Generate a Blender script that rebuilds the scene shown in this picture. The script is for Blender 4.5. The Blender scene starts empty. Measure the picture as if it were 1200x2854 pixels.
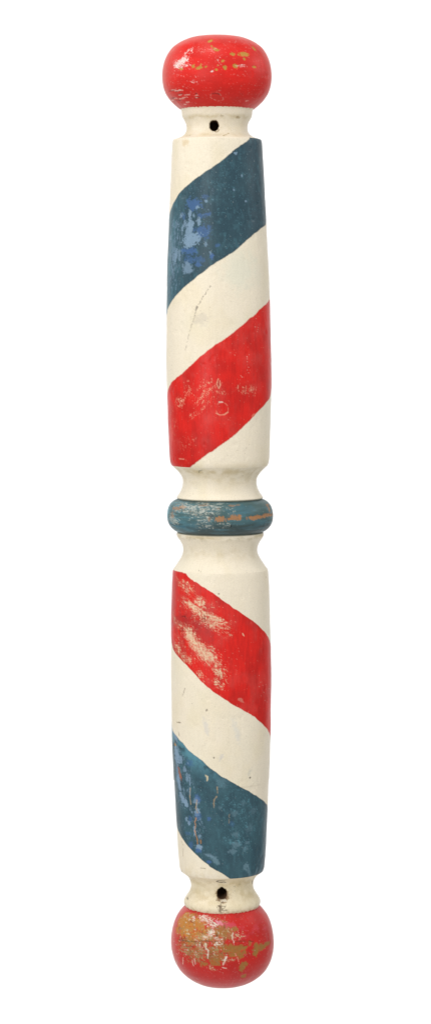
import bpy, math
import numpy as np

# ------------------------------------------------------------------ scale
S = 0.0005                     # metres per unit of the pole drawing (1 unit = 0.5 mm)
CAM_D, CAM_V, CAM_X = 7000.0, 880.0, 600.0     # camera distance, height and x in those units
W, H = 1200.0, 2854.0
K = 1083.0 / 400.0             # scale of the study crops the measurements were taken in
ORG = {1: 60, 2: 380, 3: 700, 4: 1000, 5: 1270, 6: 1560, 7: 1880, 8: 2160, 9: 2440}

scene = bpy.context.scene
col = scene.collection

def lin(r, g, b):
    c = np.array([r, g, b], dtype=float) / 255.0
    return np.where(c <= 0.04045, c / 12.92, ((c + 0.055) / 1.055) ** 2.4)

# ------------------------------------------------------------------ noise
def _hash(ix, iy, seed):
    h = (ix.astype(np.int64) * 374761393 + iy.astype(np.int64) * 668265263 + seed * 974634777) & 0xFFFFFFFF
    h = ((h ^ (h >> 13)) * 1274126177) & 0xFFFFFFFF
    h = ((h ^ (h >> 16)) * 2246822519) & 0xFFFFFFFF
    return ((h ^ (h >> 15)) & 0xFFFFFF) / float(0xFFFFFF)

def vnoise(x, y, seed):
    ix, iy = np.floor(x), np.floor(y)
    fx, fy = x - ix, y - iy
    fx = fx * fx * (3 - 2 * fx); fy = fy * fy * (3 - 2 * fy)
    a = _hash(ix, iy, seed); b = _hash(ix + 1, iy, seed)
    c = _hash(ix, iy + 1, seed); d = _hash(ix + 1, iy + 1, seed)
    return (a * (1 - fx) + b * fx) * (1 - fy) + (c * (1 - fx) + d * fx) * fy

def fbm(x, y, seed, octv=3):
    s = 0.0; amp = 1.0; tot = 0.0
    for o in range(octv):
        s = s + amp * vnoise(x * 2 ** o + 17.3 * o, y * 2 ** o - 9.1 * o, seed + 31 * o)
        tot += amp; amp *= 0.55
    return s / tot

def sst(a, b, x):
    t = np.clip((x - a) / (b - a), 0, 1)
    return t * t * (3 - 2 * t)

# ------------------------------------------------------------------ profile: (crop, height, left, right)
PROFILE = [
 ('ball_finial', 1.2, [(1,105,556,557),(1,105.5,500,612),(1,109,440,660),(1,121,368,752),(1,138,320,800),(1,162,268,846),(1,200,212,893),
   (1,250,176,925),(1,300,153,944),(1,350,141,956),(1,400,136,962),(1,450,138,961),(1,500,148,954),
   (1,550,169,936),(1,600,203,901),(1,640,243,858),(1,662,272,829)]),
 ('neck', 0.8, [(1,662,272,829),(1,664,283,819),(1,690,286,816),(1,712,287,815),(1,728,294,808),(1,745,306,797),(1,770,318,786),
   (1,800,324,780),(1,830,322,784),(1,855,306,800),(1,872,282,824),(1,884,252,856),(1,890,232,876)]),
 ('shaft', 0.9, [(1,890,232,876),(2,24,219,886),(2,60,216,891),(2,200,209,900),(2,400,200,910),(2,600,192,921),(2,800,186,933),
   (3,60,182,942),(3,200,178,947),(3,400,175,952),(3,600,173,957),(3,800,172,960),(4,0,172,962),(4,200,176,962),
   (4,300,180,961),(4,500,188,958),(4,650,194,954),(4,750,199,950),(4,785,204,945),(4,803,213,936)]),
 ('neck', 0.8, [(4,803,213,936),(4,822,232,912),(4,850,262,884),(4,885,287,860),(5,170,294,853),(5,205,297,850),(5,240,290,858),
   (5,270,277,870),(5,295,262,888),(5,310,250,899),(5,322,247,903),(5,325,250,900)]),
 ('ring', 0.8, [(5,325,250,900),(5,329,252,900),(5,336,230,917),(5,352,208,938),(5,378,188,957),(5,410,177,968),(5,450,173,973),(5,490,177,969),
   (5,520,189,956),(5,545,208,938),(5,562,230,917),(5,571,252,902),(5,574,250,898)]),
 ('neck', 0.8, [(5,574,250,898),(5,578,246,902),(5,600,247,902),(5,615,254,895),(5,640,275,875),(5,675,291,858),(5,710,298,851),(5,745,291,858),
   (5,780,273,878),(5,815,248,900),(5,845,226,920),(6,70,219,930)]),
 ('shaft', 1.2, [(6,70,219,930),(6,85,217,936),(6,120,217,940),(6,200,215,948),(6,400,212,955),(6,600,210,958),(6,800,208,960),(7,40,207,960),
   (7,200,209,958),(7,400,213,957),(7,600,219,953),(7,800,229,943),(8,0,228,941),(8,200,237,933),(8,400,250,925),
   (8,600,263,917),(8,690,272,912),(8,715,282,903)]),
 ('neck', 0.8, [(8,715,282,903),(8,730,302,882),(8,750,330,855),(8,775,348,838),(8,805,358,828),(8,835,360,824),(8,865,352,832),(8,895,335,850),(8,920,318,868),
   (8,940,308,880),(9,196,306,882),(9,212,309,879),(9,226,318,870)]),
 ('ball_finial', 1.2, [(9,226,318,870),(9,230,312,876),(9,245,297,892),(9,270,275,913),(9,300,254,934),(9,350,232,957),(9,400,220,972),(9,450,213,981),(9,500,210,984),
   (9,550,212,981),(9,600,221,970),(9,650,239,952),(9,700,268,923),(9,738,304,887),(9,772,350,842),(9,797,398,795),(9,814,450,745),(9,824,505,690),(9,828,596,597)]),
]
STEP = 1.9
def gsm(a, sig):
    n = int(4 * sig) + 1
    k = np.exp(-0.5 * (np.arange(-n, n + 1) / sig) ** 2); k /= k.sum()
    # odd reflection keeps both ends where they are
    pre = 2 * a[0] - a[1:n + 1][::-1]; post = 2 * a[-1] - a[-n - 1:-1][::-1]
    return np.convolve(np.concatenate([pre, a, post]), k, 'valid')

parts = []
for name, sm, pts in PROFILE:
    v = np.array([p[1] / K + ORG[p[0]] for p in pts])
    c = np.array([(p[2] + p[3]) / 2 / K + 400 for p in pts])
    r = np.array([(p[3] - p[2]) / 2 / K for p in pts])
    s = np.concatenate([[0], np.cumsum(np.hypot(np.diff(v), np.diff(r)))])
    n = max(24, int(s[-1] / STEP)); t = np.linspace(0, s[-1], n)
    vv, cc, rr = np.interp(t, s, v), np.interp(t, s, c), np.interp(t, s, r)
    sg = sm * 4.0 / (s[-1] / n)
    n_ = int(4 * sg) + 2
    if n_ < n - 2:
        vv, rr = gsm(vv, sg), gsm(rr, sg)
    rr = np.maximum(rr, 0.02)
    parts.append((name, vv, cc, rr))
# the turning axis: a smooth, very slightly bowed line
allv = np.concatenate([p[1] for p in parts]); allc = np.concatenate([p[2] for p in parts]); allr = np.concatenate([p[3] for p in parts])
o = np.argsort(allv, kind='stable')
cfit = np.poly1d(np.polyfit(allv[o], allc[o], 4))
VB, VT = allv.max(), allv.min()
def axis(v): return cfit(v)
def rad(v): return np.interp(v, allv[o], allr[o])

# ------------------------------------------------------------------ measured mark -> place on the turned surface
def surf(n, zx, zy):
    """crop measurement -> (angle round the pole, height) on the wood"""
    x, y = zx / K + 400, zy / K + ORG[n]
    v = y; th = 0.0
    for _ in range(12):
        r = float(rad(v)); d = r * math.cos(th)
        f = 1 - d / CAM_D
        v = CAM_V + (y - CAM_V) * f
        q = (CAM_X + (x - CAM_X) * f - axis(v)) / max(r, 1)
        th = math.asin(max(-0.995, min(0.995, q)))
    return th, v

class Edge:                     # a stripe edge: height as a function of the angle, running on round the back
    def __init__(self, pts, slope):
        a = sorted(surf(*p) for p in pts)
        self.t = np.array([p[0] for p in a]); self.v = np.array([p[1] for p in a]); self.k = slope
    def __call__(self, th):
        y = np.interp(th, self.t, self.v)
        y = y + np.where(th < self.t[0], (th - self.t[0]) * self.k, 0) + np.where(th > self.t[-1], (th - self.t[-1]) * self.k, 0)
        return y

def P(n, *xy): return [(n, xy[i], xy[i + 1]) for i in range(0, len(xy), 2)]
UP, DN = -95.0, 95.0
E_B1t = Edge(P(2,795,18,740,60,670,110,620,160,560,205,500,245,440,285,380,328,330,365,290,405,255,450,228,495,208,545,198,580), UP)
E_B1b = Edge(P(2,918,667,880,700,835,735,790,775,740,820,690,860,640,897) + P(3,590,60,540,88,500,115,455,155,410,187,350,235,300,277,255,325,220,370,195,410,180,450), UP)
E_R1t = Edge(P(3,948,362,910,405,865,445,845,475,800,508,760,545,720,580,670,615,600,668,540,705,490,745,430,795,380,838) + P(4,330,70,295,105,250,140,215,170,195,203,184,235), UP)
E_R1b = Edge(P(4,950,290,925,330,890,370,850,410,810,455,770,495,720,545,670,588,610,632,555,672,500,708,460,735,420,765,385,795,355,816), UP)
E_R2t = Edge(P(6,220,68,265,80,320,105,350,140,410,180,460,210,520,250,575,290,630,330,690,370,740,405,800,445,850,480,895,525,930,570,950,615), DN)
E_R2b = Edge(P(6,214,625,225,675,250,715,285,755,330,805,380,855,420,905) + P(7,470,85,520,125,560,155,620,195,690,240,740,265,790,292,840,325,880,358,920,400,945,440), DN)
E_B2t = Edge(P(7,219,422,245,460,270,490,300,522,340,570,390,612,440,650,490,695,540,735) + P(8,590,15,650,45,720,85,800,128,860,165,895,190,930,226), DN)
E_B2b = Edge(P(8,252,395,270,440,300,485,340,540,390,595,440,640,500,690,550,720,600,750,640,775,680,797), DN)

# ------------------------------------------------------------------ paint: colours are built up in layers on each vertex
G = 0.80                        # paint reflectance per picture brightness under this light
CREAM = lin(243,232,210) * G
RED = lin(227,36,28) * G
BLUE = lin(55,82,93) * G
WOOD = lin(196,134,58) * G
TAN = lin(186,140,62) * G
PALE = lin(240,226,205) * G
LBLUE = lin(134,162,186) * G
VBLUE = lin(70,106,154) * G
TEAL = lin(92,146,160) * G
GREY = lin(120,112,98) * G
DARK = lin(48,36,28) * G

class Canvas:
    def __init__(self, th, v, r):
        self.th, self.v, self.r = th, v, r
        self.u = th * 130.0                                  # unrolled, for the noise
        self.rgb = np.empty((len(th), 3)); self.h = np.zeros(len(th)); self.rough = np.full(len(th), 0.46)
    def put(self, m, c, dh=0.0, rough=None):
        m = np.clip(m, 0, 1)
        self.rgb += m[:, None] * (np.asarray(c) - self.rgb)
        self.h += m * dh
        if rough is not None: self.rough += m * (rough - self.rough)
    def mul(self, m, c):
        m = np.clip(m, 0, 1)[:, None]
        self.rgb *= 1 + m * (np.asarray(c) - 1)
    # ---- shapes
    def local(self, n, zx, zy, ang=0.0):
        t0, v0 = surf(n, zx, zy); r0 = float(rad(v0))
        cs = max(0.5, math.cos(t0))
        a = (self.th - t0) * r0 * cs; b = self.v - v0
        c, s = math.cos(math.radians(ang)), math.sin(math.radians(ang))
        return a * c + b * s, -a * s + b * c
    def blob(self, n, zx, zy, rx, ry, c, ang=0, rag=0.55, freq=5.0, op=1.0, dh=-0.8, rough=0.6, seed=1, soft=0.12):
        a, b = self.local(n, zx, zy, ang)
        ra, rb = rx / K, ry / K
        near = (np.abs(a) < ra * 2.2 + 3) & (np.abs(b) < rb * 2.2 + 3)
        m = np.zeros(len(a)); i = np.where(near)[0]
        if len(i) == 0: return m
        q = np.hypot(a[i] / ra, b[i] / rb)
        q = q + rag * 1.15 * (fbm(a[i] / (freq * .75) + zx, b[i] / (freq * .75) + zy, seed, 4) - 0.5) * 2
        m[i] = op * (1 - sst(1 - soft, 1 + soft, q))
        self.put(m, c, dh, rough); return m
    def scuff(self, n, x0, y0, x1, y1, wid, c, dens=0.5, la=9.0, lc=3.0, seed=1, op=1.0, dh=-0.5, rough=0.6, sharp=0.07, hatch=0.0):
        """worn streak between two points: broken by stretched noise"""
        mx, my = (x0 + x1) / 2, (y0 + y1) / 2
        L = math.hypot(x1 - x0, y1 - y0) / 2 / K; ang = math.degrees(math.atan2(y1 - y0, x1 - x0))
        a, b = self.local(n, mx, my, ang); w = wid / K
        near = (np.abs(a) < L * 1.35 + 4) & (np.abs(b) < w * 1.8 + 4)
        i = np.where(near)[0]; m = np.zeros(len(a))
        if len(i) == 0: return m
        e = np.maximum(0, 1 - (np.abs(a[i]) / (L * 1.25 + 2)) ** 3) * np.maximum(0, 1 - (np.abs(b[i]) / (w * 1.5 + 1)) ** 2)
        la, lc = la * 0.75, lc * 0.75
        nz = 0.5 * fbm(a[i] / la + zx_(seed), b[i] / lc, seed, 3) + 0.28 * fbm(a[i] / (la * 0.3), b[i] / (lc * 0.6) + 40, seed + 7, 2) + 0.22 * fbm(a[i] / 22, b[i] / 9, seed + 11, 2)
        if hatch:
            nz = nz * (1 - hatch) + hatch * (0.5 * vnoise(self.u[i] / 1.6, self.v[i] / 14, seed + 3) + 0.5 * vnoise(self.u[i] / 14, self.v[i] / 1.8, seed + 4))
        thr = 0.80 - 0.335 * dens * e ** 0.6
        m[i] = op * (0.72 * sst(thr - 0.035, thr + 0.045, nz) + 0.28 * sst(thr - 0.13, thr + 0.05, nz)) * (e > 0)
        self.put(m, c, dh, rough); return m
    def line(self, n, pts, wid, c, op=1.0, brk=0.0, dh=-0.8, seed=1, wob=1.0):
        m = np.zeros(len(self.th))
        p = [surf(n, *q) for q in pts]
        for (t0, v0), (t1, v1) in zip(p[:-1], p[1:]):
            r0 = float(rad((v0 + v1) / 2))
            near = np.where((np.abs(self.v - (v0 + v1) / 2) < abs(v1 - v0) / 2 + 8) & (np.abs(self.th - (t0 + t1) / 2) * r0 < abs(t1 - t0) * r0 / 2 + 8))[0]
            if len(near) == 0: continue
            a = (self.th[near] - t0) * r0; b = self.v[near] - v0
            a = a + (vnoise(self.u[near] / 5, self.v[near] / 5, seed) - 0.5) * 2 * wob
            b = b + (vnoise(self.u[near] / 5, self.v[near] / 5, seed + 5) - 0.5) * 2 * wob
            dx, dy = (t1 - t0) * r0, v1 - v0; L2 = dx * dx + dy * dy + 1e-6
            f = np.clip((a * dx + b * dy) / L2, 0, 1)
            d = np.hypot(a - f * dx, b - f * dy)
            w = wid / K * (0.55 + 0.9 * vnoise(self.u[near] / 7, self.v[near] / 7, seed + 9))
            k = 1 - sst(w * 0.6, w * 0.6 + 1.1, d)
            if brk: k = k * sst(brk - 0.08, brk + 0.08, vnoise(self.u[near] / 4, self.v[near] / 4, seed + 13))
            m[near] = np.maximum(m[near], k * op)
        self.put(m, c, dh, 0.65); return m
    def specks(self, n, zx, zy, rx, ry, count, c, smin=1.0, smax=3.0, op=0.9, seed=1, stretch=1.0, ang=0):
        rng = np.random.RandomState(seed)
        for k in range(count):
            q = rng.uniform(-1, 1, 2); s = rng.uniform(smin, smax) * rng.uniform(0.6, 1)
            self.blob(n, zx + q[0] * rx, zy + q[1] * ry, s * K * stretch * 0.5, s * K * 0.5, c, ang + rng.uniform(-25, 25), 0.4, 2.0, op * rng.uniform(0.5, 1), -0.4, 0.6, seed + k, 0.35)
    def clip_begin(self): self._s = (self.rgb.copy(), self.h.copy(), self.rough.copy())
    def clip_end(self, mask):
        k = mask[:, None]
        self.rgb = self._s[0] * (1 - k) + self.rgb * k
        self.h = self._s[1] * (1 - mask) + self.h * mask; self.rough = self._s[2] * (1 - mask) + self.rough * mask
def zx_(s): return (s * 7.31) % 50

def cream_ground(cv):
    u, v = cv.u, cv.v
    cv.rgb[:] = CREAM
    cv.mul(sst(0.4, 0.8, fbm(u / 55, v / 90, 11, 3)) * 0.55, (0.96, 0.94, 0.86))
    cv.mul(sst(0.45, 0.75, fbm(u / 70, v / 60, 12, 3)) * 0.5, (0.95, 0.965, 0.95))
    cv.mul(sst(0.35, 0.7, fbm(u / 3.0, v / 60, 13, 2)) * 0.25, (0.95, 0.945, 0.92))       # vertical brush marks
    cv.mul(sst(0.70, 0.82, fbm(u / 6, v / 9, 14, 3)) * 0.18, (0.84, 0.80, 0.72))           # small stains
    cv.mul(sst(0.86, 0.9, fbm(u / 2.4, v / 3.4, 15, 2)) * 0.4, (0.55, 0.5, 0.44))         # fly specks
    cv.h += (fbm(u / 5, v / 22, 16, 3) - 0.5) * 0.3

def red_layer(cv, m, seed):
    u, v = cv.u, cv.v
    save = cv.rgb.copy()
    cv.put(m, RED, 0.35, 0.40)
    cv.mul(m * sst(0.35, 0.75, fbm(u / 40, v / 55, seed, 3)) * 0.9, (0.80, 0.84, 0.9))
    cv.mul(m * sst(0.4, 0.7, fbm(u / 2.6, v / 34, seed + 1, 2)) * 0.6, (0.80, 0.78, 0.8))
    cv.put(m * sst(0.82, 0.9, fbm(u / 2.2, v / 3.0, seed + 2, 2)) * 0.4, lin(232,150,130) * G)
    cv.put(m * sst(0.45, 0.8, fbm(u / 30, v / 40, seed + 3, 4)) * 0.12, lin(205,120,112) * G)

def blue_layer(cv, m, seed):
    u, v = cv.u, cv.v
    cv.put(m, BLUE, 0.35, 0.42)
    cv.mul(m * sst(0.35, 0.7, fbm(u / 45, v / 70, seed, 3)) * 0.8, (0.78, 0.84, 0.88))
    cv.put(m * sst(0.5, 0.85, fbm(u / 9, v / 16, seed + 1, 4)) * 0.2, TEAL)
    cv.put(m * sst(0.76, 0.86, fbm(u / 2.4, v / 3.6, seed + 2, 2)) * 0.4, TEAL * 1.1)
    cv.mul(m * sst(0.4, 0.75, fbm(u / 2.4, v / 40, seed + 3, 2)) * 0.4, (0.82, 0.84, 0.86))
    cv.put(m * sst(0.87, 0.92, fbm(u / 2.0, v / 2.4, seed + 4, 2)) * 0.4, lin(190,205,205) * G)

def stripe(cv, top, bot, wig, cut=None):
    w1 = (fbm(cv.u / 16, cv.v / 16, wig, 3) - 0.5) * 5; w2 = (fbm(cv.u / 16, cv.v / 16, wig + 5, 3) - 0.5) * 5
    t = top(cv.th) + w1; b = bot(cv.th) + w2
    m = sst(-0.9, 0.9, cv.v - t) * sst(-0.9, 0.9, b - cv.v)
    if cut is not None: m = m * cut
    edge = (np.exp(-((cv.v - t) / 2.6) ** 2) + np.exp(-((cv.v - b) / 2.6) ** 2)) * m
    return m, edge

# -------------------------------------------------- the two shafts
def paint_shaft_upper(cv):
    cream_ground(cv); u, v = cv.u, cv.v
    vend = 1300.0 + (fbm(u / 9, v * 0, 77, 2) - 0.5) * 4
    cut = 1 - sst(-0.8, 0.8, v - vend); cut = cut * sst(-0.8, 0.8, v - 388.5)
    # marks in the cream
    cv.blob(2,312,48,22,26, lin(222,196,150)*G, 10, 0.7, 6, 0.55, -0.3, 0.6, 3, 0.4)
    cv.blob(3,740,150,120,130, lin(222,226,208)*G, 0, 0.6, 20, 0.45, 0, None, 4, 0.6)
    cv.line(3, [(505,262),(470,315),(430,375),(400,430),(385,490)], 3.4, lin(130,122,110)*G, 0.65, 0.35, -1.0, 5, 1.2)
    cv.blob(3,398,428,9,16, lin(120,112,104)*G, 20, 0.8, 3, 0.6, -1, 0.6, 6, 0.3)
    cv.line(3, [(385,490),(360,560),(335,650),(312,752)], 2.6, lin(150,140,124)*G, 0.6, 0.35, -0.6, 7, 1.0)
    cv.blob(3,430,510,52,42, lin(205,196,182)*G, -20, 0.9, 7, 0.4, -0.2, None, 8, 0.5)
    cv.specks(3,440,480,70,60,10, GREY, 1,2.4,0.4, 9)
    cv.specks(3,205,900,12,40,5, GREY, 1,3,0.7, 10)
    cv.specks(4,700,700,180,80,12, GREY, 0.8,2,0.5, 12)
    cv.mul(sst(0.35,0.8,fbm(u/30,v/30,71,3))*sst(1270,1300,v)*0.8, (0.9,0.87,0.78))
    # blue stripe
    m, e = stripe(cv, E_B1t, E_B1b, 21, cut)
    cv.clip_begin(); blue_layer(cv, m, 100)
    left = 1 - sst(-1.5, -0.55, cv.th)
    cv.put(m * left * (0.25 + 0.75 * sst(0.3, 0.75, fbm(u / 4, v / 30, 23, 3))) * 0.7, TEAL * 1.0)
    # bright blue underlayer
    for i, (x, y, a, b, op) in enumerate([(375,515,52,42,.75),(435,600,30,18,.6),(485,585,20,16,.7),(440,720,52,45,.75),(340,862,55,22,.8),
            (345,930,38,28,.6),(515,908,13,22,.9),(555,825,16,12,.6),(460,455,26,16,.5),(420,930,36,26,.5),(300,600,16,22,.5)]):
        cv.blob(2, x, y, a, b, VBLUE, 0, 1.0, 6, op, -0.3, 0.5, 200 + i, 0.25)
    cv.blob(3,415,100,22,15, VBLUE, 0, .8, 5, .8, -.3, .5, 220, .2); cv.blob(3,512,38,14,20, VBLUE, 0, .8, 5, .7, -.3, .5, 221, .2)
    for i, (x, y, a, b, g) in enumerate([(368,778,66,40,-20),(340,715,24,75,4),(352,660,14,50,0),(345,585,13,27,5),(415,642,15,26,0),(470,488,13,11,0),(408,535,16,12,0),(693,128,12,10,0),
            (372,660,9,20,0),(335,825,34,20,-15),(502,880,9,13,0),(468,815,9,22,0),(310,655,8,30,0),(292,700,8,36,0),(270,890,7,42,0),(250,880,10,40,0),(240,910,7,40,0),
            (285,600,6,20,0),(205,765,10,22,0),(740,300,8,10,0),(770,490,8,12,0),(680,405,6,8,0),(378,598,8,14,0)]):
        cv.blob(2, x, y, a, b, LBLUE * (0.92 if i else 1), g, 0.75, 5, 0.82 if i < 9 else 0.65, -0.5, 0.55, 240 + i, 0.14)
    cv.blob(3,330,130,36,44, LBLUE*0.85, 0, .7, 6, .75, -.4, .55, 270, .35)
    cv.scuff(2,255,600,225,960,45, LBLUE*0.85, 0.84, 16, 2.2, 30, 0.7)
    cv.scuff(3,240,0,200,330,40, LBLUE*0.82, 0.84, 16, 2.2, 31, 0.7)
    cv.scuff(2,700,130,560,420,120, TEAL*1.2, 0.4, 3, 2, 32, 0.35)
    cv.specks(2,700,400,170,260,46, TEAL*1.5, 0.8,2.4,0.6, 33)
    cv.specks(2,420,560,110,180,40, LBLUE, 0.8,3,0.7, 34)
    cv.mul(e * 0.6, (0.6, 0.62, 0.64))
    cv.clip_end(m)
    # red stripe
    m, e = stripe(cv, E_R1t, E_R1b, 41, cut)
    cv.clip_begin(); red_layer(cv, m, 300)
    cv.mul(m * sst(1180,1300,v) * 0.7, (0.84,0.95,0.95))
    PK = lin(238,170,140) * G
    cv.scuff(4,250,390,285,280,26, PK, 0.72, 8, 2.4, 50, 0.85)
    cv.scuff(4,330,310,360,180,42, PK, 0.6, 9, 2.0, 51, 0.7)
    cv.scuff(4,420,370,520,170,55, PK, 0.66, 9, 2.4, 52, 0.85)
    cv.scuff(4,350,440,430,395,16, PK, 0.62, 8, 2.4, 53, 0.7)
    cv.scuff(4,730,260,740,205,36, PK, 0.66, 8, 2.2, 54, 0.8)
    cv.scuff(4,800,270,815,190,30, PK, 0.62, 8, 2.2, 55, 0.7)
    cv.scuff(4,590,270,600,240,34, PK, 0.6, 7, 2.2, 56, 0.6)
    cv.scuff(4,300,600,340,680,60, PK, 0.48, 5, 2.2, 57, 0.5)
    cv.scuff(4,220,380,210,600,34, PK, 0.5, 8, 2, 58, 0.5)
    cv.blob(4,567,192,11,34, lin(150,26,24)*G, 0, 0.4, 5, 0.6, -1.2, 0.6, 59, 0.3)
    cv.line(4, [(562,150),(553,190),(563,228),(578,200),(574,165)], 3.2, PK, 0.85, 0.25, -0.3, 60, 0.5)
    ring = [(590 + 48 * math.cos(a), 376 + 48 * math.sin(a)) for a in np.linspace(0, 2 * math.pi, 15)]
    cv.line(4, ring, 2.4, PK, 0.38, 0.42, -0.8, 61, 0.6)
    cv.line(4, [(545,410),(575,424),(610,420),(634,402)], 4, PK, 0.7, 0.3, -0.6, 62, 0.6)
    cv.line(4, [(570,327),(592,325)], 8, lin(236,205,190)*G, 0.8, 0.1, -0.6, 63, 0.6)
    cv.specks(3,785,870,10,90,14, PALE, 1.0,2.6,0.8, 64); cv.specks(3,850,560,14,90,12, PALE, 1,2.4,0.7, 65)
    cv.specks(3,820,700,130,250,30, PK, 0.8,2,0.6, 66); cv.specks(3,740,945,18,8,5, PALE, 1,2.6,.8, 67)
    cv.specks(4,480,480,260,200,40, PK, 0.8,2.2,0.5, 68)
    cv.line(4, [(265,755),(305,758)], 3, PK, .7, .3, -.3, 69); cv.line(4, [(815,435),(835,415)], 4, PK, .6, .3, -.3, 70)
    cv.mul(e * 0.45, (0.72, 0.66, 0.66))
    cv.clip_end(m)

def paint_shaft_lower(cv):
    cream_ground(cv); u, v = cv.u, cv.v
    # cream marks
    for i, p in enumerate([[(250,360),(278,364)],[(262,430),(270,465)],[(310,105),(302,140)],[(295,150),(288,165)]]):
        cv.line(7, p, 3.4, lin(130,116,90)*G, 0.75, 0.3, -0.8, 80 + i, 0.8)
    cv.blob(7,476,268,7,10, GREY, 30, .7, 3, .8, -.6, .6, 85, .3); cv.specks(7,362,222,14,20,7, DARK, .9,2.2,.7, 86)
    cv.blob(7,803,779,8,7, lin(88,80,70)*G, 0, .4, 3, .95, -2, .7, 87, .25); cv.blob(7,530,628,5,5, GREY, 0, .4, 3, .9, -1, .7, 88, .3)
    cv.specks(7,480,400,200,180,16, GREY, .8,2,.5, 89)
    cv.blob(7,470,400,18,60, lin(206,206,208)*G, -15, .8, 8, .4, -.2, None, 90, .5); cv.blob(7,700,430,20,80, lin(212,214,210)*G, -15, .8, 8, .4, -.2, None, 91, .5)
    cv.blob(7,590,620,12,30, lin(196,196,200)*G, 25, .8, 6, .4, -.2, None, 92, .4); cv.blob(7,800,735,12,26, lin(206,204,190)*G, 20, .8, 6, .45, -.2, None, 93, .4)
    cv.blob(6,565,258,7,6, GREY, 0, .5, 3, .8, -.8, .6, 94, .3)
    for i, p in enumerate([[(298,555),(298,610)],[(290,720),(292,742)],[(300,530),(285,500)],[(430,702),(465,708)]]):
        cv.line(8, p, 3.2, lin(140,122,92)*G, 0.7, 0.3, -0.8, 95 + i, 0.8)
    cv.line(6, [(918,120),(920,135)], 4, lin(150,130,90)*G, .7, .2, -.5, 96)
    cv.mul(sst(0.4,0.75,fbm(u/12,v/14,97,3))*sst(2380,2420,v)*0.5, (0.9,0.86,0.76))
    # red stripe
    m, e = stripe(cv, E_R2t, E_R2b, 141)
    m = m * sst(-0.8, 0.8, v - 1586)
    cv.clip_begin(); red_layer(cv, m, 400)
    PK = lin(236,208,172) * G
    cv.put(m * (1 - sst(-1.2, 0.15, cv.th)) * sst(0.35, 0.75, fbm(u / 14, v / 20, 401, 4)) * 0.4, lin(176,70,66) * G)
    A = [(235,150,365,265,20,.7),(290,150,340,230,26,.82),(300,310,480,440,26,.92),(385,300,450,340,30,.9),(430,400,630,500,34,.93),(440,470,540,500,24,.8),
         (480,330,540,360,26,.5),(260,480,340,545,20,.75),(320,500,380,640,34,.82),(330,560,500,740,44,.86),(350,620,520,750,40,.84),(420,700,480,740,24,.9),(245,560,290,640,20,.66),(235,620,300,745,24,.78),
         (330,740,350,770,18,.8),(410,830,440,890,22,.66),(540,800,570,870,28,.84),(390,410,410,480,40,.6),(500,650,530,670,20,.6),(560,760,600,900,28,.6),
         (380,690,560,800,50,.6),(270,330,420,420,40,.55),(220,400,260,520,18,.55),(560,520,640,560,26,.6)]
    cv.blob(6,330,470,90,60, lin(168,44,44)*G, 15, .8, 12, .7, 0, None, 402, .6); cv.blob(6,430,560,80,60, lin(178,52,50)*G, 25, .8, 12, .55, 0, None, 403, .6)
    for i, (x0, y0, x1, y1, w, d) in enumerate(A):
        cv.scuff(6, x0, y0, x1, y1, w * .8, PK * (1.0 if d > .75 else .92), min(1.0, d * .97), 8, 1.3, 410 + i, 0.9, -0.5, 0.6, 0.07, 0.42)
        cv.scuff(6, x0 - 14, y0 - 4, x1 + 24, y1 + 16, w * 1.2, PK * .9, min(1.0, d * .72), 18, 1.0, 480 + i, 0.7, -0.3, 0.6)
    cv.scuff(7,530,40,600,100,24, PK, .85, 9, 3, 440, .95, -.6, .6, .06, .3)
    cv.blob(7,735,193,22,12, lin(214,120,104)*G, 30, .8, 4, .8, -.5, .6, 441, .2)
    cv.line(6, [(292,430),(312,428),(318,440)], 5, lin(112,26,24)*G, .8, .1, -.8, 442, .6)
    for k, (x, y) in enumerate([(450,455),(452,430),(285,530)]):
        cv.line(6, [(x+12*math.cos(a), y+14*math.sin(a)) for a in np.linspace(0,6.28,8)], 2.8, lin(120,60,44)*G, .6, .3, -.5, 443+k, .6)
    cv.line(6, [(745,555),(755,575)], 4, PK, .8, .1, -.4, 446)
    cv.specks(6,640,650,130,150,40, lin(235,150,130)*G, .8,2.2,.6, 447); cv.specks(7,910,120,40,120,24, PALE, .8,2.2,.6, 448); cv.specks(6,480,560,220,260,50, PK, .8,2.4,.6, 449)
    cv.mul(e * 0.4, (0.72, 0.66, 0.66))
    cv.clip_end(m)
    # blue stripe
    m, e = stripe(cv, E_B2t, E_B2b, 161)
    m = m * (1 - sst(-0.8, 0.8, v - 2426.5 - (fbm(u/12, v*0, 163, 2) - .5) * 4))
    cv.clip_begin(); blue_layer(cv, m, 500)
    cv.put(m * (.1 + .25 * sst(.3, .75, fbm(u / 26, v / 40, 504, 3))), lin(74,116,126) * G)
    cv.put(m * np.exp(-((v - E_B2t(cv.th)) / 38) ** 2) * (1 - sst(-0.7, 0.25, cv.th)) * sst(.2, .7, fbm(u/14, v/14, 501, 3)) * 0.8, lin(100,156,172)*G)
    for i, (n, x, y, a, b, g, op) in enumerate([(7,235,455,16,40,-25,.9),(7,250,600,20,70,-8,.9),(7,280,635,14,30,-10,.8),(7,268,820,9,60,-8,.8),(7,255,720,10,70,0,.6),(7,330,780,14,30,0,.5),(7,350,810,6,50,0,.6),
            (7,285,925,12,36,-15,.8),(7,310,715,12,18,0,.6),(7,400,950,22,26,0,.6),(8,262,60,10,50,-8,.7),(8,318,210,14,34,-10,.9),(8,298,180,8,24,-12,.8),(8,350,130,5,50,0,.6),(8,400,200,8,50,0,.7),(8,405,285,18,34,0,.8),
            (8,346,365,10,18,-10,.8),(8,322,332,10,16,0,.7),(8,385,420,8,40,0,.7),(8,420,465,10,12,0,.6),(8,418,545,24,22,0,.9),(8,500,610,36,9,15,.4)]):
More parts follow.
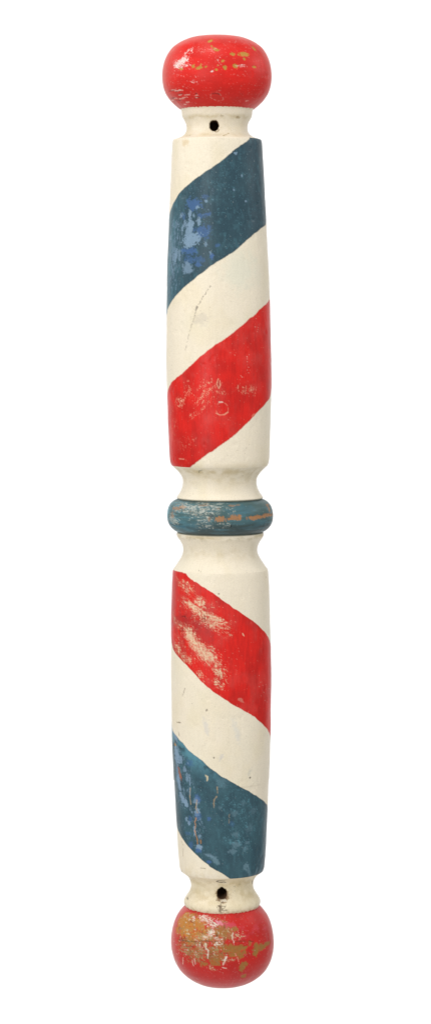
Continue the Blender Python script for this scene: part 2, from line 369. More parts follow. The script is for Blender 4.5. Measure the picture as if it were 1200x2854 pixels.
        cv.blob(n, x, y, a, b, LBLUE, g, 0.8, 5, op, -0.5, 0.55, 510 + i, 0.2)
    for i, (n, x, y, a, b, op) in enumerate([(8,410,180,24,30,.7),(8,490,332,14,14,.8),(8,412,570,22,16,.8),(8,360,530,14,26,.6),(8,492,658,16,12,.9),(8,350,330,12,24,.6),(7,350,670,26,24,.45),(8,410,310,24,28,.6),(8,665,370,20,16,.35),(7,225,900,10,50,.4),(8,335,440,18,12,.4)]):
        cv.blob(n, x, y, a, b, VBLUE, 0, 0.8, 5, op, -0.3, 0.5, 540 + i, 0.25)
    for i, (x, y, a, b, g, op) in enumerate([(680,290,28,20,0,.45),(690,450,22,22,0,.5),(700,525,30,24,0,.65),(670,575,26,22,0,.65),(765,555,22,18,0,.5),(540,640,20,38,-35,.8),(500,612,36,14,25,.4),(768,690,22,24,0,.75),(790,730,12,34,-20,.6),
            (852,720,6,30,12,.6),(885,700,6,34,12,.5),(575,250,12,12,0,.4),(750,210,16,16,0,.35),(780,510,16,10,0,.5),(830,270,24,20,0,.3),(800,400,24,30,0,.3),(590,60,40,40,0,.35)]):
        cv.blob(8, x, y, a, b, lin(116,148,162)*G, g, 0.9, 5, op * .75, -0.3, 0.55, 560 + i, 0.3)
    cv.scuff(8,660,120,850,420,130, TEAL*1.25, 0.5, 4, 3, 580, 0.55); cv.scuff(8,640,430,820,600,80, TEAL*1.3, 0.5, 4, 3, 581, 0.6)
    cv.scuff(7,250,560,300,960,60, LBLUE, 0.58, 14, 2.4, 582, 0.7); cv.scuff(8,300,160,400,480,70, LBLUE, 0.5, 10, 2.4, 583, 0.7)
    # bare-wood streaks
    cv.blob(7,272,745,9,42, lin(160,104,82)*G, -12, .6, 5, .95, -1, .7, 590, .2); cv.blob(7,240,530,12,10, lin(196,150,90)*G, 20, .7, 4, .9, -1, .7, 591, .2)
    SW = lin(182,160,128) * G
    cv.line(7, [(468,762),(482,770),(478,800)], 6, lin(208,196,164)*G, .9, .1, -.8, 592, .8)
    cv.line(8, [(352,100),(348,160),(356,220)], 4, SW, .8, .2, -.8, 593); cv.line(8, [(400,190),(396,250),(404,285)], 4.5, SW, .85, .15, -.8, 594)
    cv.line(8, [(556,90),(558,150),(548,168),(532,185),(527,245)], 4, SW*.9, .8, .25, -.8, 595)
    cv.line(8, [(396,325),(386,352),(392,385),(384,420),(402,470)], 4.5, lin(190,140,96)*G, .85, .2, -.8, 596)
    cv.line(8, [(404,480),(406,518)], 7, lin(170,120,70)*G, .9, .1, -.9, 597); cv.line(8, [(430,490),(432,516)], 6, lin(170,120,70)*G, .9, .1, -.9, 598)
    cv.line(8, [(645,300),(643,360)], 3, SW*.8, .6, .3, -.5, 599)
    cv.specks(8,560,300,260,300,60, TEAL*1.5, .8,2.4,.6, 600); cv.specks(8,340,300,90,240,30, LBLUE, .8,2.6,.7, 601)
    cv.mul(e * 0.6, (0.6, 0.62, 0.64))
    cv.clip_end(m)

# -------------------------------------------------- necks, ring, balls
def grime_shade(cv, v0, v1, k):  # blotchy warm bands: grime plus cove shade put into the cream colour
    cv.mul(k * np.exp(-((cv.v - v0) / v1) ** 2) * sst(0.25, 0.75, fbm(cv.u / 22, cv.v / 12, int(v0), 3)), (0.80, 0.75, 0.62))
def paint_neck_top(cv):
    cream_ground(cv)
    cv.put(1 - sst(-0.6, 0.6, cv.v - 304.5 - (fbm(cv.u/7, cv.v*0, 31, 2) - .5) * 5), RED*0.9, 0.3)
    grime_shade(cv, 330, 6, .9); grime_shade(cv, 382, 5, .6)
    cv.mul(sst(330,365,cv.v)*sst(.3,.7,fbm(cv.u/40,cv.v/30,32,3))*.6, (.95,.9,.78))
    cv.blob(1,710,722,14,9, lin(170,150,112)*G, 0, .8, 4, .7, -.8, .6, 33, .3); cv.blob(1,590,710,18,6, lin(196,180,150)*G, 10, .8, 4, .7, -.6, .6, 34, .3)
    cv.line(1, [(600,862),(640,845)], 4, lin(180,160,110)*G, .8, .2, -.6, 35); cv.line(1, [(540,830),(556,832),(566,818)], 5, lin(150,130,96)*G, .8, .1, -.8, 36)
    cv.specks(1,575,798,8,16,4, lin(140,120,90)*G, 1.2,2.6,.8, 37); cv.specks(1,350,855,6,6,2, DARK, 1,2,.8, 38)
    cv.line(1, [(450,885),(560,880),(640,884)], 4, lin(205,190,156)*G, .6, .35, -.4, 39)
def paint_neck_mid_upper(cv):
    cream_ground(cv); grime_shade(cv, 1308, 10, 1.0); grime_shade(cv, 1330, 18, .5)
    cv.line(5, [(415,128),(420,115),(440,110)], 3, GREY, .7, .2, -.6, 41); cv.specks(5,750,148,5,5,2, GREY, 1,2,.8, 42)
    cv.mul(sst(-0.5, .5, cv.v - 1386.5) , (0.42, 0.46, 0.46))  # shadow gap above the ring, painted dark
    cv.specks(5,600,200,240,70,14, GREY, .7,1.6,.4, 43)
def paint_neck_mid_lower(cv):
    cream_ground(cv); grime_shade(cv, 1490, 6, 1.1); grime_shade(cv, 1535, 20, .4)
    cv.mul((1 - sst(-.6, .6, cv.v - 1484.5)) , (0.35, 0.40, 0.40))  # shadow gap below the ring, painted dark
    cv.mul(sst(.45,.75,fbm(cv.u/14,cv.v/6,44,3))*np.exp(-((cv.v-1493)/7)**2)*.6, (.7,.7,.66))
    cv.specks(5,693,629,4,4,2, DARK, 1.4,2.4,.9, 45); cv.specks(5,435,872,22,8,9, GREY, 1,2.2,.8, 46); cv.specks(5,800,872,30,8,6, GREY, 1,2.2,.7, 47)
    cv.specks(5,600,760,240,80,14, GREY, .7,1.6,.4, 48); cv.specks(5,815,595,14,6,4, GREY, 1,2,.7, 49)
    m = (cv.v > 1583) * (cv.v > E_R2t(cv.th)) * 1.0
def paint_neck_bottom(cv):
    cream_ground(cv); grime_shade(cv, 2445, 12, .9); grime_shade(cv, 2480, 26, .7); cv.mul(np.ones(len(cv.v)), (1, .975, .91))
    cv.mul(sst(-.3,.9,cv.th)*.35, (.86,.86,.8))  # shade of the right side put into the paint
    cv.line(8, [(610,800),(560,798),(548,804),(575,812),(618,812)], 3.4, lin(70,60,46)*G, .85, .1, -.9, 51, .6)
    cv.line(8, [(330,920),(334,940)], 4, DARK, .7, .2, -.8, 52); cv.line(8, [(818,800),(820,818)], 5, DARK, .7, .2, -.8, 53)
    cv.blob(9,598,150,46,44, lin(150,116,78)*G, 0, .7, 6, .75, -1.2, .7, 54, .25)
    cv.blob(9,592,170,34,28, lin(96,66,44)*G, 0, .7, 5, .85, -2, .7, 55, .25)
    cv.blob(9,606,190,26,9, lin(232,222,200)*G, 10, .8, 4, .9, .4, .6, 56, .25)
    cv.blob(9,578,252,14,30, lin(120,100,74)*G, 0, .9, 5, .7, -1.4, .7, 57, .3)
    for i, p in enumerate([[(560,228),(585,238),(615,228)],[(575,275),(580,235)],[(590,262),(612,240),(620,222)],[(552,240),(566,262)],[(583,205),(580,228)],[(600,265),(628,262)]]):
        cv.line(9, p, 2.6, lin(96,78,58)*G, .7, .3, -.8, 60 + i, 1.2)
    cv.mul(sst(.4,.7,fbm(cv.u/10,cv.v/10,58,3))*np.exp(-((cv.v-2520)/9)**2)*.7, (.72,.68,.58))
    cv.scuff(8,660,870,730,850,30, GREY, .45, 5, 3, 59, .5)
    # red overlap along the bottom lip
    cv.put(sst(-.6,.6,cv.v - 2522.5 - (fbm(cv.u/8, cv.v*0, 67, 2) - .5) * 5), RED*.85, .3)

def paint_ring(cv):
    u, v = cv.u, cv.v
    cv.rgb[:] = lin(72,100,100) * G
    cv.rough[:] = .5
    low = sst(1436, 1462, v)
    cv.put(low * .85, lin(60,76,78) * G)  # shaded lower half, painted as a darker grey
    cv.put(sst(.35,.8,fbm(u/40,v/5,601,3))*.5, lin(88,134,148)*G)
    cv.mul(sst(.4,.7,fbm(u/22,v/1.6,602,3))*.5, (.78,.8,.82))
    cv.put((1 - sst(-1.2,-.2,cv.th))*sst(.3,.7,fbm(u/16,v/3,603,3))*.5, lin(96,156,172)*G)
    cv.blob(5,740,405,95,32, lin(66,118,138)*G, 0, .8, 8, .3, 0, None, 604, .4); cv.blob(5,180,430,22,50, lin(104,172,190)*G, 0, .8, 6, .7, 0, None, 605, .4)
    PG = lin(192,196,186) * G
    for i, (x0,y0,x1,y1,w,d) in enumerate([(200,400,520,395,36,.72),(300,430,560,425,40,.7),(340,460,500,455,40,.6),(190,460,260,500,30,.74),(420,380,640,375,26,.58),(440,500,540,530,36,.58),(350,540,520,535,24,.5),(560,540,700,520,30,.4),(520,410,700,400,30,.5)]):
        cv.scuff(5, x0, y0, x1, y1, w, PG*(1.0 if i%2 else .9), d+.1, 14, 1.5, 610+i, .85, -.3, .55, .08, .15)
    cv.scuff(5,200,400,480,380,60, lin(176,150,120)*G, .5, 9, 2, 625, .7)
    OR = lin(178,126,80) * G
    for i, (x,y,a,b,g,op) in enumerate([(578,478,40,21,0,1),(690,468,48,19,-5,1),(725,462,14,20,0,1),(650,480,14,8,0,1),(830,470,48,15,-4,1),(905,458,55,14,-5,1),(960,448,30,11,-4,1),(945,400,11,22,0,.9),(935,372,18,7,0,.8),(972,440,6,24,0,.8),
            (240,400,26,14,0,.7),(290,388,26,9,0,.65),(215,450,14,22,0,.5),(670,378,26,7,0,.55),(710,372,16,6,0,.5),(450,375,40,5,0,.5),(495,482,9,18,0,.5),(560,400,12,4,0,.5),(820,462,38,5,0,.9)]):
        cv.blob(5, x, y, a, b, OR, g, .75, 5, op * .8, -.8, .7, 630+i, .12)
    cv.blob(5,513,455,12,16, lin(58,72,76)*G, 0, .5, 4, .8, -1, .6, 660, .3); cv.blob(5,657,533,6,8, lin(38,46,50)*G, 0, .4, 3, .9, -1.4, .6, 661, .3)
    cv.line(5, [(195,505),(240,528),(310,538)], 4, lin(56,110,130)*G, .8, .1, -.3, 662); 
    cv.line(5, [(200,450),(205,490),(225,515)], 4, PG, .6, .2, -.3, 663)
    cv.specks(5,560,450,350,90,60, lin(150,170,172)*G, .8,2.4,.6, 664); cv.specks(5,560,510,330,50,40, lin(46,58,62)*G, .8,2.2,.6, 665)
    cv.mul(sst(1476,1483,v)*.7, (.45,.48,.5)); cv.mul((1-sst(1390,1395,v))*.7, (.45,.48,.5))  # shadow gaps at both ends of the ring, put into the colour

def red_ball(cv, seed):
    u, v = cv.u, cv.v
    cv.rgb[:] = RED
    cv.mul(sst(.35,.75,fbm(u/30,v/26,seed,3))*.7, (.86,.9,.92))
    cv.mul(sst(.4,.7,fbm(u/20,v/2.4,seed+1,2))*.3, (.88,.86,.86))
    cv.put(sst(.78,.84,fbm(u/2.2,v/2.2,seed+2,2))*.35, lin(236,160,145)*G)
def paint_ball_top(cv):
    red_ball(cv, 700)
    cv.put(sst(.3,.8,fbm(cv.u/35,cv.v/20,703,3))*(1-sst(110,190,cv.v))*.22, lin(235,120,110)*G)  # soft highlight on the crown, painted in
    cv.put((1-sst(-1.3,-.7,cv.th))*.25, lin(222,120,108)*G)  # pale reflection along the left limb, painted in
    cv.mul(sst(215,300,cv.v)*.8, (.80,.92,.94))  # shaded underside put into the red
    for i, (x,y,a,b,g) in enumerate([(500,148,20,10,-35),(543,210,27,11,25),(672,246,21,12,0),(758,246,34,16,0),(835,205,9,18,-20),(758,282,10,9,0),(597,297,12,9,0),(612,347,15,15,0),(688,337,19,15,0),(835,343,15,9,0),
            (375,337,12,15,0),(418,350,20,11,-10),(432,330,5,17,5),(467,341,11,8,0),(280,357,16,8,0),(549,363,11,7,0),(510,187,10,6,0),(715,250,8,10,0),(560,330,7,5,0)]):
        cv.blob(1, x, y, a, b, TAN*(1.12 if i%3==0 else 1), g, .6, 4, .95, -1, .65, 710+i, .14)
    WH = lin(240,222,214)*G
    cv.scuff(1,235,335,320,295,36, WH, .9, 3.4, 1.8, 740); cv.scuff(1,285,300,325,275,18, WH, .9, 3.4, 1.8, 741); cv.scuff(1,245,325,300,315,22, WH, .85, 3, 1.8, 739)
    cv.scuff(1,240,335,330,345,16, WH, .75, 6, 2.4, 742); cv.scuff(1,310,290,360,205,22, WH, .62, 6, 2.4, 743); cv.scuff(1,400,220,540,205,26, lin(240,170,160)*G, .55, 5, 2, 744, .7)
    cv.blob(1,514,373,11,6, WH, -35, .7, 3, .95, -.6, .6, 745, .12); cv.scuff(1,700,335,775,335,10, WH, .7, 7, 2.4, 746, .8); cv.scuff(1,560,270,580,330,16, WH, .6, 5, 2, 747, .8)
    cv.specks(1,660,150,40,8,4, WH, 1.2,2.6,.8, 748); cv.specks(1,330,410,110,110,46, WH, .8,2.6,.75, 749); cv.specks(1,700,180,160,50,14, WH, .7,1.6,.5, 750)
    cv.scuff(1,370,450,400,465,10, WH, .8, 6, 2, 751)
    rng = np.random.RandomState(5)
    for k in range(24):
        x = rng.uniform(190,400); y = rng.choice([518,522,548,552,575,580,600,605,630]) + rng.uniform(-6,6); L = rng.uniform(10,40)
        cv.line(1, [(x,y),(x+L,y-L*.12)], 2.2, lin(232,190,175)*G if k%3 else lin(120,50,45)*G, .8, .3, -.4, 760+k, .5)
    cv.blob(1,550,560,46,26, lin(180,60,52)*G, 20, .6, 5, .25, -1.0, .55, 790, .3)
    el = [(552+52*math.cos(a)*(.9+.2*math.sin(3*a)), 566+30*math.sin(a)+10*math.cos(a)) for a in np.linspace(0,2*math.pi,13)]
    cv.line(1, el, 2.0, lin(222,150,138)*G, .45, .5, -.5, 791, 1.2); cv.line(1, [(515,545),(550,540),(575,552)], 3, lin(96,40,36)*G, .7, .3, -.8, 792)
    cv.specks(1,760,560,60,50,12, lin(230,160,150)*G, .8,2,.6, 793); cv.line(1,[(770,598),(795,600)],2.5,lin(230,170,160)*G,.7,.3,-.3,794)
    cv.specks(1,560,480,330,120,50, lin(230,150,140)*G, .6,1.5,.45, 795); cv.specks(1,280,560,100,80,24, lin(120,44,40)*G, .7,1.8,.5, 796)
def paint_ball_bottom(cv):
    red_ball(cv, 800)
    u, v = cv.u, cv.v
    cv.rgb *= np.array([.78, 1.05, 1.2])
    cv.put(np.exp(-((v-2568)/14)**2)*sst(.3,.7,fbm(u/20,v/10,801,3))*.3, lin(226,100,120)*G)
    cv.put(sst(2650,2755,v)*.3, lin(206,80,84)*G)  # pink reflective edge painted in towards the bottom
    cv.put((1-sst(-1.4,-.9,cv.th))*.45, lin(214,120,118)*G); cv.mul(sst(2600,2740,v)*.8,(.86,.95,.98)); cv.put(sst(.7,1.5,cv.th)*.3, lin(196,70,76)*G)  # limb reflections and shaded underside put into the paint colour
    ORG_, BR = lin(196,132,60)*G, lin(158,114,56)*G
    WH = lin(236,226,208)*G; GRN = lin(186,178,140)*G
    for i,(x,y,a,b,g,op) in enumerate([(320,330,44,40,0,.95),(350,390,75,60,0,.95),(310,420,40,44,0,.95),(430,425,60,34,0,.9),(400,450,60,30,0,.9),(345,490,36,26,0,.85),(480,430,50,24,0,.8),(265,390,22,50,0,.6),(300,370,50,60,0,.7),(400,360,50,30,0,.8),(470,470,50,26,0,.7),(520,430,40,26,0,.7)]):
        cv.blob(9,x,y,a,b, ORG_, g, .9, 8, op, -.8, .7, 810+i, .14)
    cv.scuff(9,250,420,560,470,150, lin(160,122,66)*G, .7, 7, 3, 958, .8); cv.scuff(9,250,600,620,560,70, lin(128,98,56)*G, .82, 8, 3, 960, .85); cv.scuff(9,420,600,700,600,50, lin(128,98,56)*G, .6, 8, 3, 961, .8)
    for i,(x,y,a,b,g,op) in enumerate([(590,410,46,54,0,.85),(685,405,24,20,0,.95),(640,440,40,40,0,.7),(560,470,70,40,0,.7),(600,545,90,26,0,.9),(715,572,62,44,8,.97),(640,560,50,24,0,.95),(745,548,32,14,-10,.97),(660,600,30,20,0,.8),(725,610,26,16,0,.9),
            (870,545,40,28,-10,1),(920,525,38,16,-12,1),(845,575,22,34,12,1),(845,525,16,16,0,.95),(545,650,42,34,0,.9),(455,667,28,18,-5,.9),(755,672,34,22,0,1),(740,705,20,24,15,1),(755,758,17,16,20,.9),(800,515,12,14,0,.8),(560,620,50,30,0,.7),(520,560,40,18,0,.6)]):
        cv.blob(9,x,y,a,b, BR, g, .75, 6, op * .9, -.8, .7, 830+i, .1)
    for i,(x0,y0,x1,y1,w,d) in enumerate([(250,550,360,600,34,.82),(300,530,460,620,44,.82),(350,560,430,630,34,.78),(340,640,360,660,16,.8),(380,470,480,560,44,.7),(500,545,560,560,18,.85)]):
        cv.scuff(9,x0,y0,x1,y1,w, lin(166,150,104)*G, d, 8, 3.0, 860+i, .9, -.6, .65)
    cv.scuff(9,250,520,440,545,60, BR, .72, 9, 4, 870, .8)
    for i,(x0,y0,x1,y1,w,d) in enumerate([(410,322,500,326,18,.95),(480,355,560,365,26,.97),(500,380,545,375,18,.95),(350,330,390,325,16,.9),(440,470,530,440,30,.9),(480,440,530,430,20,.9),(530,490,600,505,28,.93),(545,510,560,525,18,.97),(410,550,440,540,26,.9),
            (310,410,350,440,30,.82),(370,480,410,490,26,.85),(270,470,300,490,24,.8),(550,340,660,350,18,.6),(620,400,650,480,40,.68),(560,420,620,480,40,.62),(690,450,760,440,26,.7),(660,380,690,460,30,.6),(570,580,640,610,30,.66),(640,640,700,632,14,.7),
            (500,600,560,620,30,.62),(460,520,480,620,14,.8),(590,610,620,660,18,.72),(520,690,535,720,14,.85),(500,680,510,710,10,.8),(300,310,350,290,16,.75),(430,380,500,360,30,.6),(680,440,690,520,24,.55)]):
        cv.scuff(9,x0,y0,x1,y1,w, WH*.97 if i<9 else lin(204,190,152)*G, d*(.98 if i<9 else .86), 5, 2.2, 880+i, .9, -.5, .6, .06, .1)
    cv.line(9,[(625,612),(612,640),(600,672)],7,WH,.95,.1,-.8,920,.8); cv.line(9,[(592,695),(622,700)],3,WH,.8,.15,-.4,921); cv.line(9,[(672,430),(668,470),(682,520)],3,WH,.8,.2,-.5,922)
    cv.line(9,[(690,590),(712,630),(718,665)],3,lin(230,150,130)*G,.8,.2,-.5,923); cv.line(9,[(488,565),(484,625)],5,WH,.85,.15,-.6,924); cv.line(9,[(298,620),(296,670)],4,WH,.7,.25,-.5,925); cv.line(9,[(465,510),(480,560)],4,WH,.7,.2,-.5,926)
    for k,p in enumerate([[(445,400),(440,440)],[(612,350),(608,400)],[(270,485),(380,500),(470,492),(560,500)],[(700,498),(780,494),(830,500)],[(300,500),(285,470)],[(610,470),(606,540)],[(545,440),(560,470)]]):
        cv.line(9,p,3,lin(90,64,36)*G,.7,.2,-1,930+k,1)
    cv.specks(9,500,500,260,200,90, lin(120,40,34)*G, .8,3,.6, 940); cv.specks(9,450,460,200,150,80, WH, .8,3,.8, 941); cv.specks(9,640,560,200,200,40, WH, .7,2,.6, 942); cv.specks(9,880,400,60,60,20, lin(232,150,130)*G, .7,1.8,.6, 943)
    cv.specks(9,420,720,160,60,26, lin(230,170,150)*G, .7,2,.6, 944)
    cv.scuff(9,280,420,560,470,150, RED*.8, .55, 10, 2.2, 970, .7, .3, .45); cv.scuff(9,480,560,760,600,90, RED*.85, .5, 12, 2, 971, .8, .3, .45); cv.scuff(9,260,560,440,600,60, RED*.75, .6, 12, 2, 972, .85, .3, .45)
    OL = lin(150,134,92) * G
    cv.specks(9,400,470,180,130,80, lin(214,208,192)*G, .8,3.0,.8, 975, 1.8); cv.specks(9,400,520,190,130,90, OL, .9,3.4,.85, 1090, 1.6)
    rng = np.random.RandomState(8)
    for k in range(46):
        x = rng.uniform(250,640); y = rng.uniform(340,650); L = rng.uniform(10,46); a = rng.choice([-.1,.1,1.4,-1.2,.5]) + rng.uniform(-.2,.2)
        cv.line(9, [(x,y),(x+L*math.cos(a),y+L*math.sin(a))], 2.4, [WH*.85, OL, lin(110,36,30)*G, OL*.8][k%4], .8, .3, -.4, 1200+k, .8)
    cv.blob(9,570,360,26,14, lin(232,140,160)*G, 20, .8, 6, .8, -.2, .5, 945, .3); cv.blob(9,640,375,50,16, lin(214,84,104)*G, 0, .8, 8, .6, -.2, .5, 946, .4)
    cv.specks(9,520,295,60,8,3, RED, 3,5,1, 947)

PAINT = [paint_ball_top, paint_neck_top, paint_shaft_upper, paint_neck_mid_upper, paint_ring, paint_neck_mid_lower, paint_shaft_lower, paint_neck_bottom, paint_ball_bottom]

# ------------------------------------------------------------------ material
def painted_wood(name, bump=0.12, spec=0.22, limb_haze=.10):
    m = bpy.data.materials.new(name); m.use_nodes = True
    nt = m.node_tree; N, Lk = nt.nodes, nt.links
    for n in list(N): N.remove(n)
    out = N.new('ShaderNodeOutputMaterial'); bs = N.new('ShaderNodeBsdfPrincipled'); Lk.new(bs.outputs[0], out.inputs[0])
    at = N.new('ShaderNodeAttribute'); at.attribute_name = 'paint'
    ra = N.new('ShaderNodeAttribute'); ra.attribute_name = 'sheen_loss'
    tc = N.new('ShaderNodeTexCoord'); mp = N.new('ShaderNodeMapping'); mp.inputs['Scale'].default_value = (420, 420, 60)
    Lk.new(tc.outputs['Object'], mp.inputs['Vector'])
    n1 = N.new('ShaderNodeTexNoise'); n1.inputs['Scale'].default_value = 1.0; n1.inputs['Detail'].default_value = 4
    Lk.new(mp.outputs[0], n1.inputs['Vector'])
    n2 = N.new('ShaderNodeTexNoise'); n2.inputs['Scale'].default_value = 700; n2.inputs['Detail'].default_value = 3
    Lk.new(tc.outputs['Object'], n2.inputs['Vector'])
    mr = N.new('ShaderNodeMapRange'); mr.inputs['From Min'].default_value = .3; mr.inputs['From Max'].default_value = .7; mr.inputs['To Min'].default_value = .93; mr.inputs['To Max'].default_value = 1.06
    Lk.new(n2.outputs['Fac'], mr.inputs['Value'])
    vm = N.new('ShaderNodeVectorMath'); vm.operation = 'SCALE'
    Lk.new(at.outputs['Color'], vm.inputs[0]); Lk.new(mr.outputs[0], vm.inputs['Scale'])
    Lk.new(vm.outputs[0], bs.inputs['Base Color'])
    Lk.new(ra.outputs['Fac'], bs.inputs['Roughness'])
    bs.inputs['Specular IOR Level'].default_value = spec
    bs.inputs['Sheen Weight'].default_value = limb_haze; bs.inputs['Sheen Roughness'].default_value = .35; bs.inputs['Sheen Tint'].default_value = (1, .93, .84, 1)  # sheen added to imitate the pale haze along the limbs
    bp = N.new('ShaderNodeBump'); bp.inputs['Strength'].default_value = bump; bp.inputs['Distance'].default_value = .001
    Lk.new(n1.outputs['Fac'], bp.inputs['Height']); Lk.new(bp.outputs[0], bs.inputs['Normal'])
    return m
MAT = {'shaft': painted_wood('striped_oil_paint', .12, .19), 'neck': painted_wood('cream_oil_paint'), 'ball_finial': painted_wood('red_oil_paint', .1, .2, .26), 'ring': painted_wood('worn_blue_paint', .15, .25)}
hole_mat = bpy.data.materials.new('dark_bored_wood'); hole_mat.use_nodes = True
hb = hole_mat.node_tree.nodes['Principled BSDF']; hb.inputs['Roughness'].default_value = .9; hb.inputs['Specular IOR Level'].default_value = .1
hn = hole_mat.node_tree.nodes.new('ShaderNodeTexNoise'); hn.inputs['Scale'].default_value = 300
hr = hole_mat.node_tree.nodes.new('ShaderNodeValToRGB'); hr.color_ramp.elements[0].color = (.03,.015,.009,1); hr.color_ramp.elements[1].color = (.16,.09,.05,1)
hole_mat.node_tree.links.new(hn.outputs['Fac'], hr.inputs[0]); hole_mat.node_tree.links.new(hr.outputs[0], hb.inputs['Base Color'])

# ------------------------------------------------------------------ the pole
root = bpy.data.objects.new('barber_pole', None); col.objects.link(root)
BX, BZ = (axis(VB) - 600) * S, (H - VB) * S
root.location = (BX, 0, BZ)
root.empty_display_size = .1
root['label'] = 'weathered turned wooden barber pole with red ball ends, slanting red and blue stripes on cream'
root['category'] = 'barber pole'

TH = np.concatenate([np.radians(np.arange(-104, 104, 0.8)), np.radians(np.arange(104, 256, 4.0))])
NT = len(TH)
def mesh_obj(name, co, faces, mat, parent, rgb, rough):
    used, inv = np.unique(faces, return_inverse=True)
    co, rgb, rough = co[used], rgb[used], rough[used]; faces = inv.reshape(faces.shape)
    me = bpy.data.meshes.new(name)
    me.vertices.add(len(co)); me.vertices.foreach_set('co', co.astype(np.float32).ravel())
    nf = len(faces); me.loops.add(nf * 4); me.loops.foreach_set('vertex_index', faces.astype(np.int32).ravel())
    me.polygons.add(nf); me.polygons.foreach_set('loop_start', (np.arange(nf) * 4).astype(np.int32))
    me.polygons.foreach_set('use_smooth', np.ones(nf, dtype=bool))
    me.update(calc_edges=True)
    a = me.attributes.new('paint', 'FLOAT_COLOR', 'POINT')
    a.data.foreach_set('color', np.concatenate([np.clip(rgb, .002, 1), np.ones((len(co), 1))], 1).astype(np.float32).ravel())
    b = me.attributes.new('sheen_loss', 'FLOAT', 'POINT'); b.data.foreach_set('value', np.clip(rough, .2, .9).astype(np.float32))
    me.materials.append(mat); me.validate()
    ob = bpy.data.objects.new(name, me); col.objects.link(ob); ob.parent = parent
    return ob

HOLES = {1: [(1,531,785,34,39)], 7: [(9,590,134,36,41)]}
LABELS = {0: 'round red top ball with small tan chips', 8: 'round red bottom ball worn through to bare wood',
          1: 'cream neck under the top ball with a bored hole', 7: 'cream neck above the bottom ball with a chipped bored hole',
          3: 'cream waisted neck above the blue ring', 5: 'cream waisted neck below the blue ring',
          2: 'upper shaft with stripes rising to the right', 6: 'lower shaft with stripes falling to the right'}
for pi, (name, vv, cc, rr) in enumerate(parts):
    nr = len(vv)
    th = np.tile(TH, nr); thw = np.where(th > math.pi, th - 2 * math.pi, th)
    v = np.repeat(vv, NT); r = np.repeat(rr, NT)
    cv = Canvas(thw, v.copy(), r)
    PAINT[pi](cv)
    endfade = np.clip(np.minimum(v - vv.min(), vv.max() - v) / 6, 0, 1)
    fr = sst(0, 30, r)
    wob = (fbm(thw * 1.7 + 9, v / 90, 900, 3) - .5) * 2.2
    dent = -0.7 * sst(.68, .82, fbm(cv.u / 18, v / 22, 901, 2))
    rd = r + (wob + dent * endfade + cv.h * endfade) * fr
    hole = np.zeros(len(v), bool)
    for (n, zx, zy, ra, rb) in HOLES.get(pi, []):
        a, b = cv.local(n, zx, zy)
        q = np.hypot(a / (ra / K), b / (rb / K)) + (fbm(a / 7 + 3, b / 7, 950 + pi, 2) - .5) * (.24 if pi == 7 else .16)
        rim = np.exp(-((q - 1.0) / .16) ** 2); cv.mul(rim * .7, (.5, .42, .32)); rd = rd - rim * 1.5
        hole = q < 1
    if name in ('ring', 'neck'):
        rd = rd - 3.0 * np.exp(-((v - 1390.0) / 1.6) ** 2) - 3.0 * np.exp(-((v - 1482.0) / 1.6) ** 2)
    ax = axis(v)
    x = (ax + rd * np.sin(thw) - 600) * S; y = -rd * np.cos(thw) * S; z = (H - v) * S
    if hole.any():
        y = np.where(hole, y + 80 * S, y)
    co = np.stack([x - BX, y, z - BZ], 1)
    i = np.arange(nr - 1)[:, None] * NT; j = np.arange(NT)[None, :]; j2 = (j + 1) % NT
    faces = np.stack([i + j, i + NT + j, i + NT + j2, i + j2], -1).reshape(-1, 4)
    hf = hole[faces].any(1)
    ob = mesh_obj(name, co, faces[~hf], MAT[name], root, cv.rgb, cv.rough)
    if pi in LABELS: ob['label'] = LABELS[pi]
    if hf.any():
        mesh_obj('mounting_hole', co, faces[hf], hole_mat, ob, cv.rgb, cv.rough)

# ------------------------------------------------------------------ white studio backdrop: a curved sweep well behind the pole
nb = 40
prof = [(1.8, 4.6), (1.8, 0.2)] + [(1.8 - 1.2 * (1 - math.cos(a)), 0.2 - 1.2 * math.sin(a)) for a in np.linspace(0, math.pi / 2, 18)[1:]] + [(-1.2, -1.0)]
vs, fs = [], []
for (yy, zz) in prof:
    vs += [(-1.7, yy, zz), (1.7, yy, zz)]
for k in range(len(prof) - 1): fs.append((2 * k, 2 * k + 1, 2 * k + 3, 2 * k + 2))
bm_ = bpy.data.meshes.new('backdrop'); bm_.from_pydata(vs, [], fs); bm_.polygons.foreach_set('use_smooth', [True] * len(fs)); bm_.update()
bd = bpy.data.objects.new('backdrop', bm_); col.objects.link(bd); bd['kind'] = 'structure'
wm = bpy.data.materials.new('white_paper'); wm.use_nodes = True
wb = wm.node_tree.nodes['Principled BSDF']; wb.inputs['Roughness'].default_value = .9; wb.inputs['Specular IOR Level'].default_value = .1
wn = wm.node_tree.nodes.new('ShaderNodeTexNoise'); wn.inputs['Scale'].default_value = 200
wr = wm.node_tree.nodes.new('ShaderNodeValToRGB'); wr.color_ramp.elements[0].color = (.88,.88,.88,1); wr.color_ramp.elements[1].color = (.9,.9,.9,1)
wm.node_tree.links.new(wn.outputs['Fac'], wr.inputs[0]); wm.node_tree.links.new(wr.outputs[0], wb.inputs['Base Color'])
bm_.materials.append(wm)

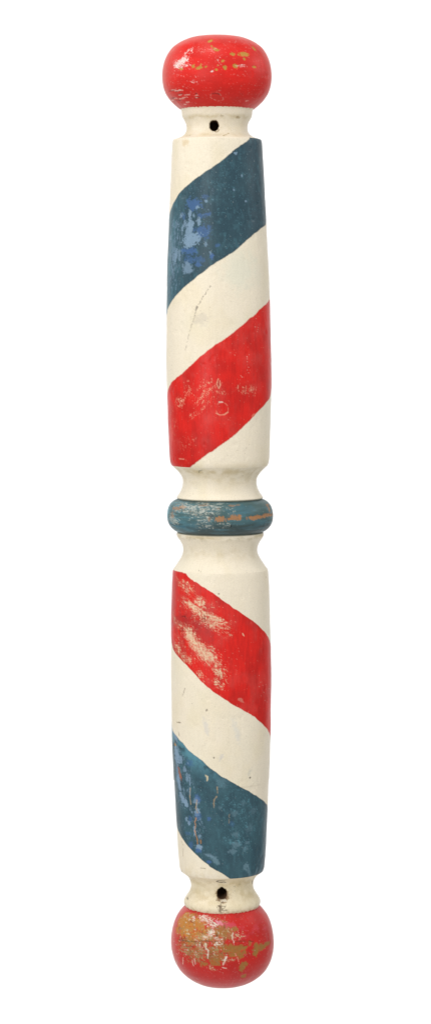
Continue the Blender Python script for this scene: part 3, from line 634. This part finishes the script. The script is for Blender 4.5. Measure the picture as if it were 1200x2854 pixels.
# ------------------------------------------------------------------ studio light
def area(name, loc, aim, size, power, color=(1, 1, 1), sy=None):
    l = bpy.data.lights.new(name, 'AREA'); l.energy = power; l.color = color; l.size = size
    if sy: l.shape = 'RECTANGLE'; l.size_y = sy
    ob = bpy.data.objects.new(name, l); col.objects.link(ob); ob.location = loc
    from mathutils import Vector
    ob.rotation_euler = (Vector(aim) - Vector(loc)).to_track_quat('-Z', 'Y').to_euler()
    return ob
area('top_softbox', (-.25, -1.0, 3.0), (0, 0, 1.0), 1.0, 15, (1, .985, .96), .8)
area('key_softbox', (-1.45, -2.7, 1.4), (0, 0, .6), 1.0, 40, (1, .985, .96), 1.4)
area('added_backdrop_light', (-2.6, .3, 2.2), (-.3, 1.8, .7), 1.0, 27)  # pair of unseen lights added only to bring the backdrop to white
area('added_backdrop_light', (2.6, .3, 2.2), (.3, 1.8, .7), 1.0, 27)

w = bpy.data.worlds.new('World'); scene.world = w; w.use_nodes = True
nt = w.node_tree; bg = nt.nodes['Background']
tc = nt.nodes.new('ShaderNodeTexCoord'); sx = nt.nodes.new('ShaderNodeSeparateXYZ'); rp = nt.nodes.new('ShaderNodeValToRGB')
mr = nt.nodes.new('ShaderNodeMapRange'); mr.inputs['From Min'].default_value = -1; mr.inputs['From Max'].default_value = 1
nt.links.new(tc.outputs['Generated'], sx.inputs[0]); nt.links.new(sx.outputs['Z'], mr.inputs['Value']); nt.links.new(mr.outputs[0], rp.inputs[0]); nt.links.new(rp.outputs[0], bg.inputs['Color'])
rp.color_ramp.elements[0].color = (.5,.49,.475,1); rp.color_ramp.elements[1].color = (1,1,1,1)
# world light made dimmer behind the pole to darken its limbs
my = nt.nodes.new('ShaderNodeMapRange'); my.inputs['From Min'].default_value = -.55; my.inputs['From Max'].default_value = .35; my.inputs['To Min'].default_value = 1.12; my.inputs['To Max'].default_value = .28
mm = nt.nodes.new('ShaderNodeVectorMath'); mm.operation = 'SCALE'
nt.links.new(sx.outputs['Y'], my.inputs['Value']); nt.links.new(rp.outputs[0], mm.inputs[0]); nt.links.new(my.outputs[0], mm.inputs['Scale']); nt.links.new(mm.outputs[0], bg.inputs['Color'])
bg.inputs['Strength'].default_value = .93

# ------------------------------------------------------------------ camera
cam = bpy.data.cameras.new('camera'); co_ = bpy.data.objects.new('camera', cam); col.objects.link(co_)
co_.location = ((CAM_X - 600) * S, -CAM_D * S, (H - CAM_V) * S); co_.rotation_euler = (math.pi / 2, 0, 0)
cam.sensor_width = 36; cam.sensor_fit = 'VERTICAL'; cam.sensor_height = 36
cam.lens = 36 * CAM_D / H; cam.shift_y = -(H / 2 - CAM_V) / H
cam.clip_start = .05; cam.clip_end = 100
scene.camera = co_
scene.view_settings.view_transform = 'Standard'; scene.view_settings.look = 'None'; scene.view_settings.exposure = 0
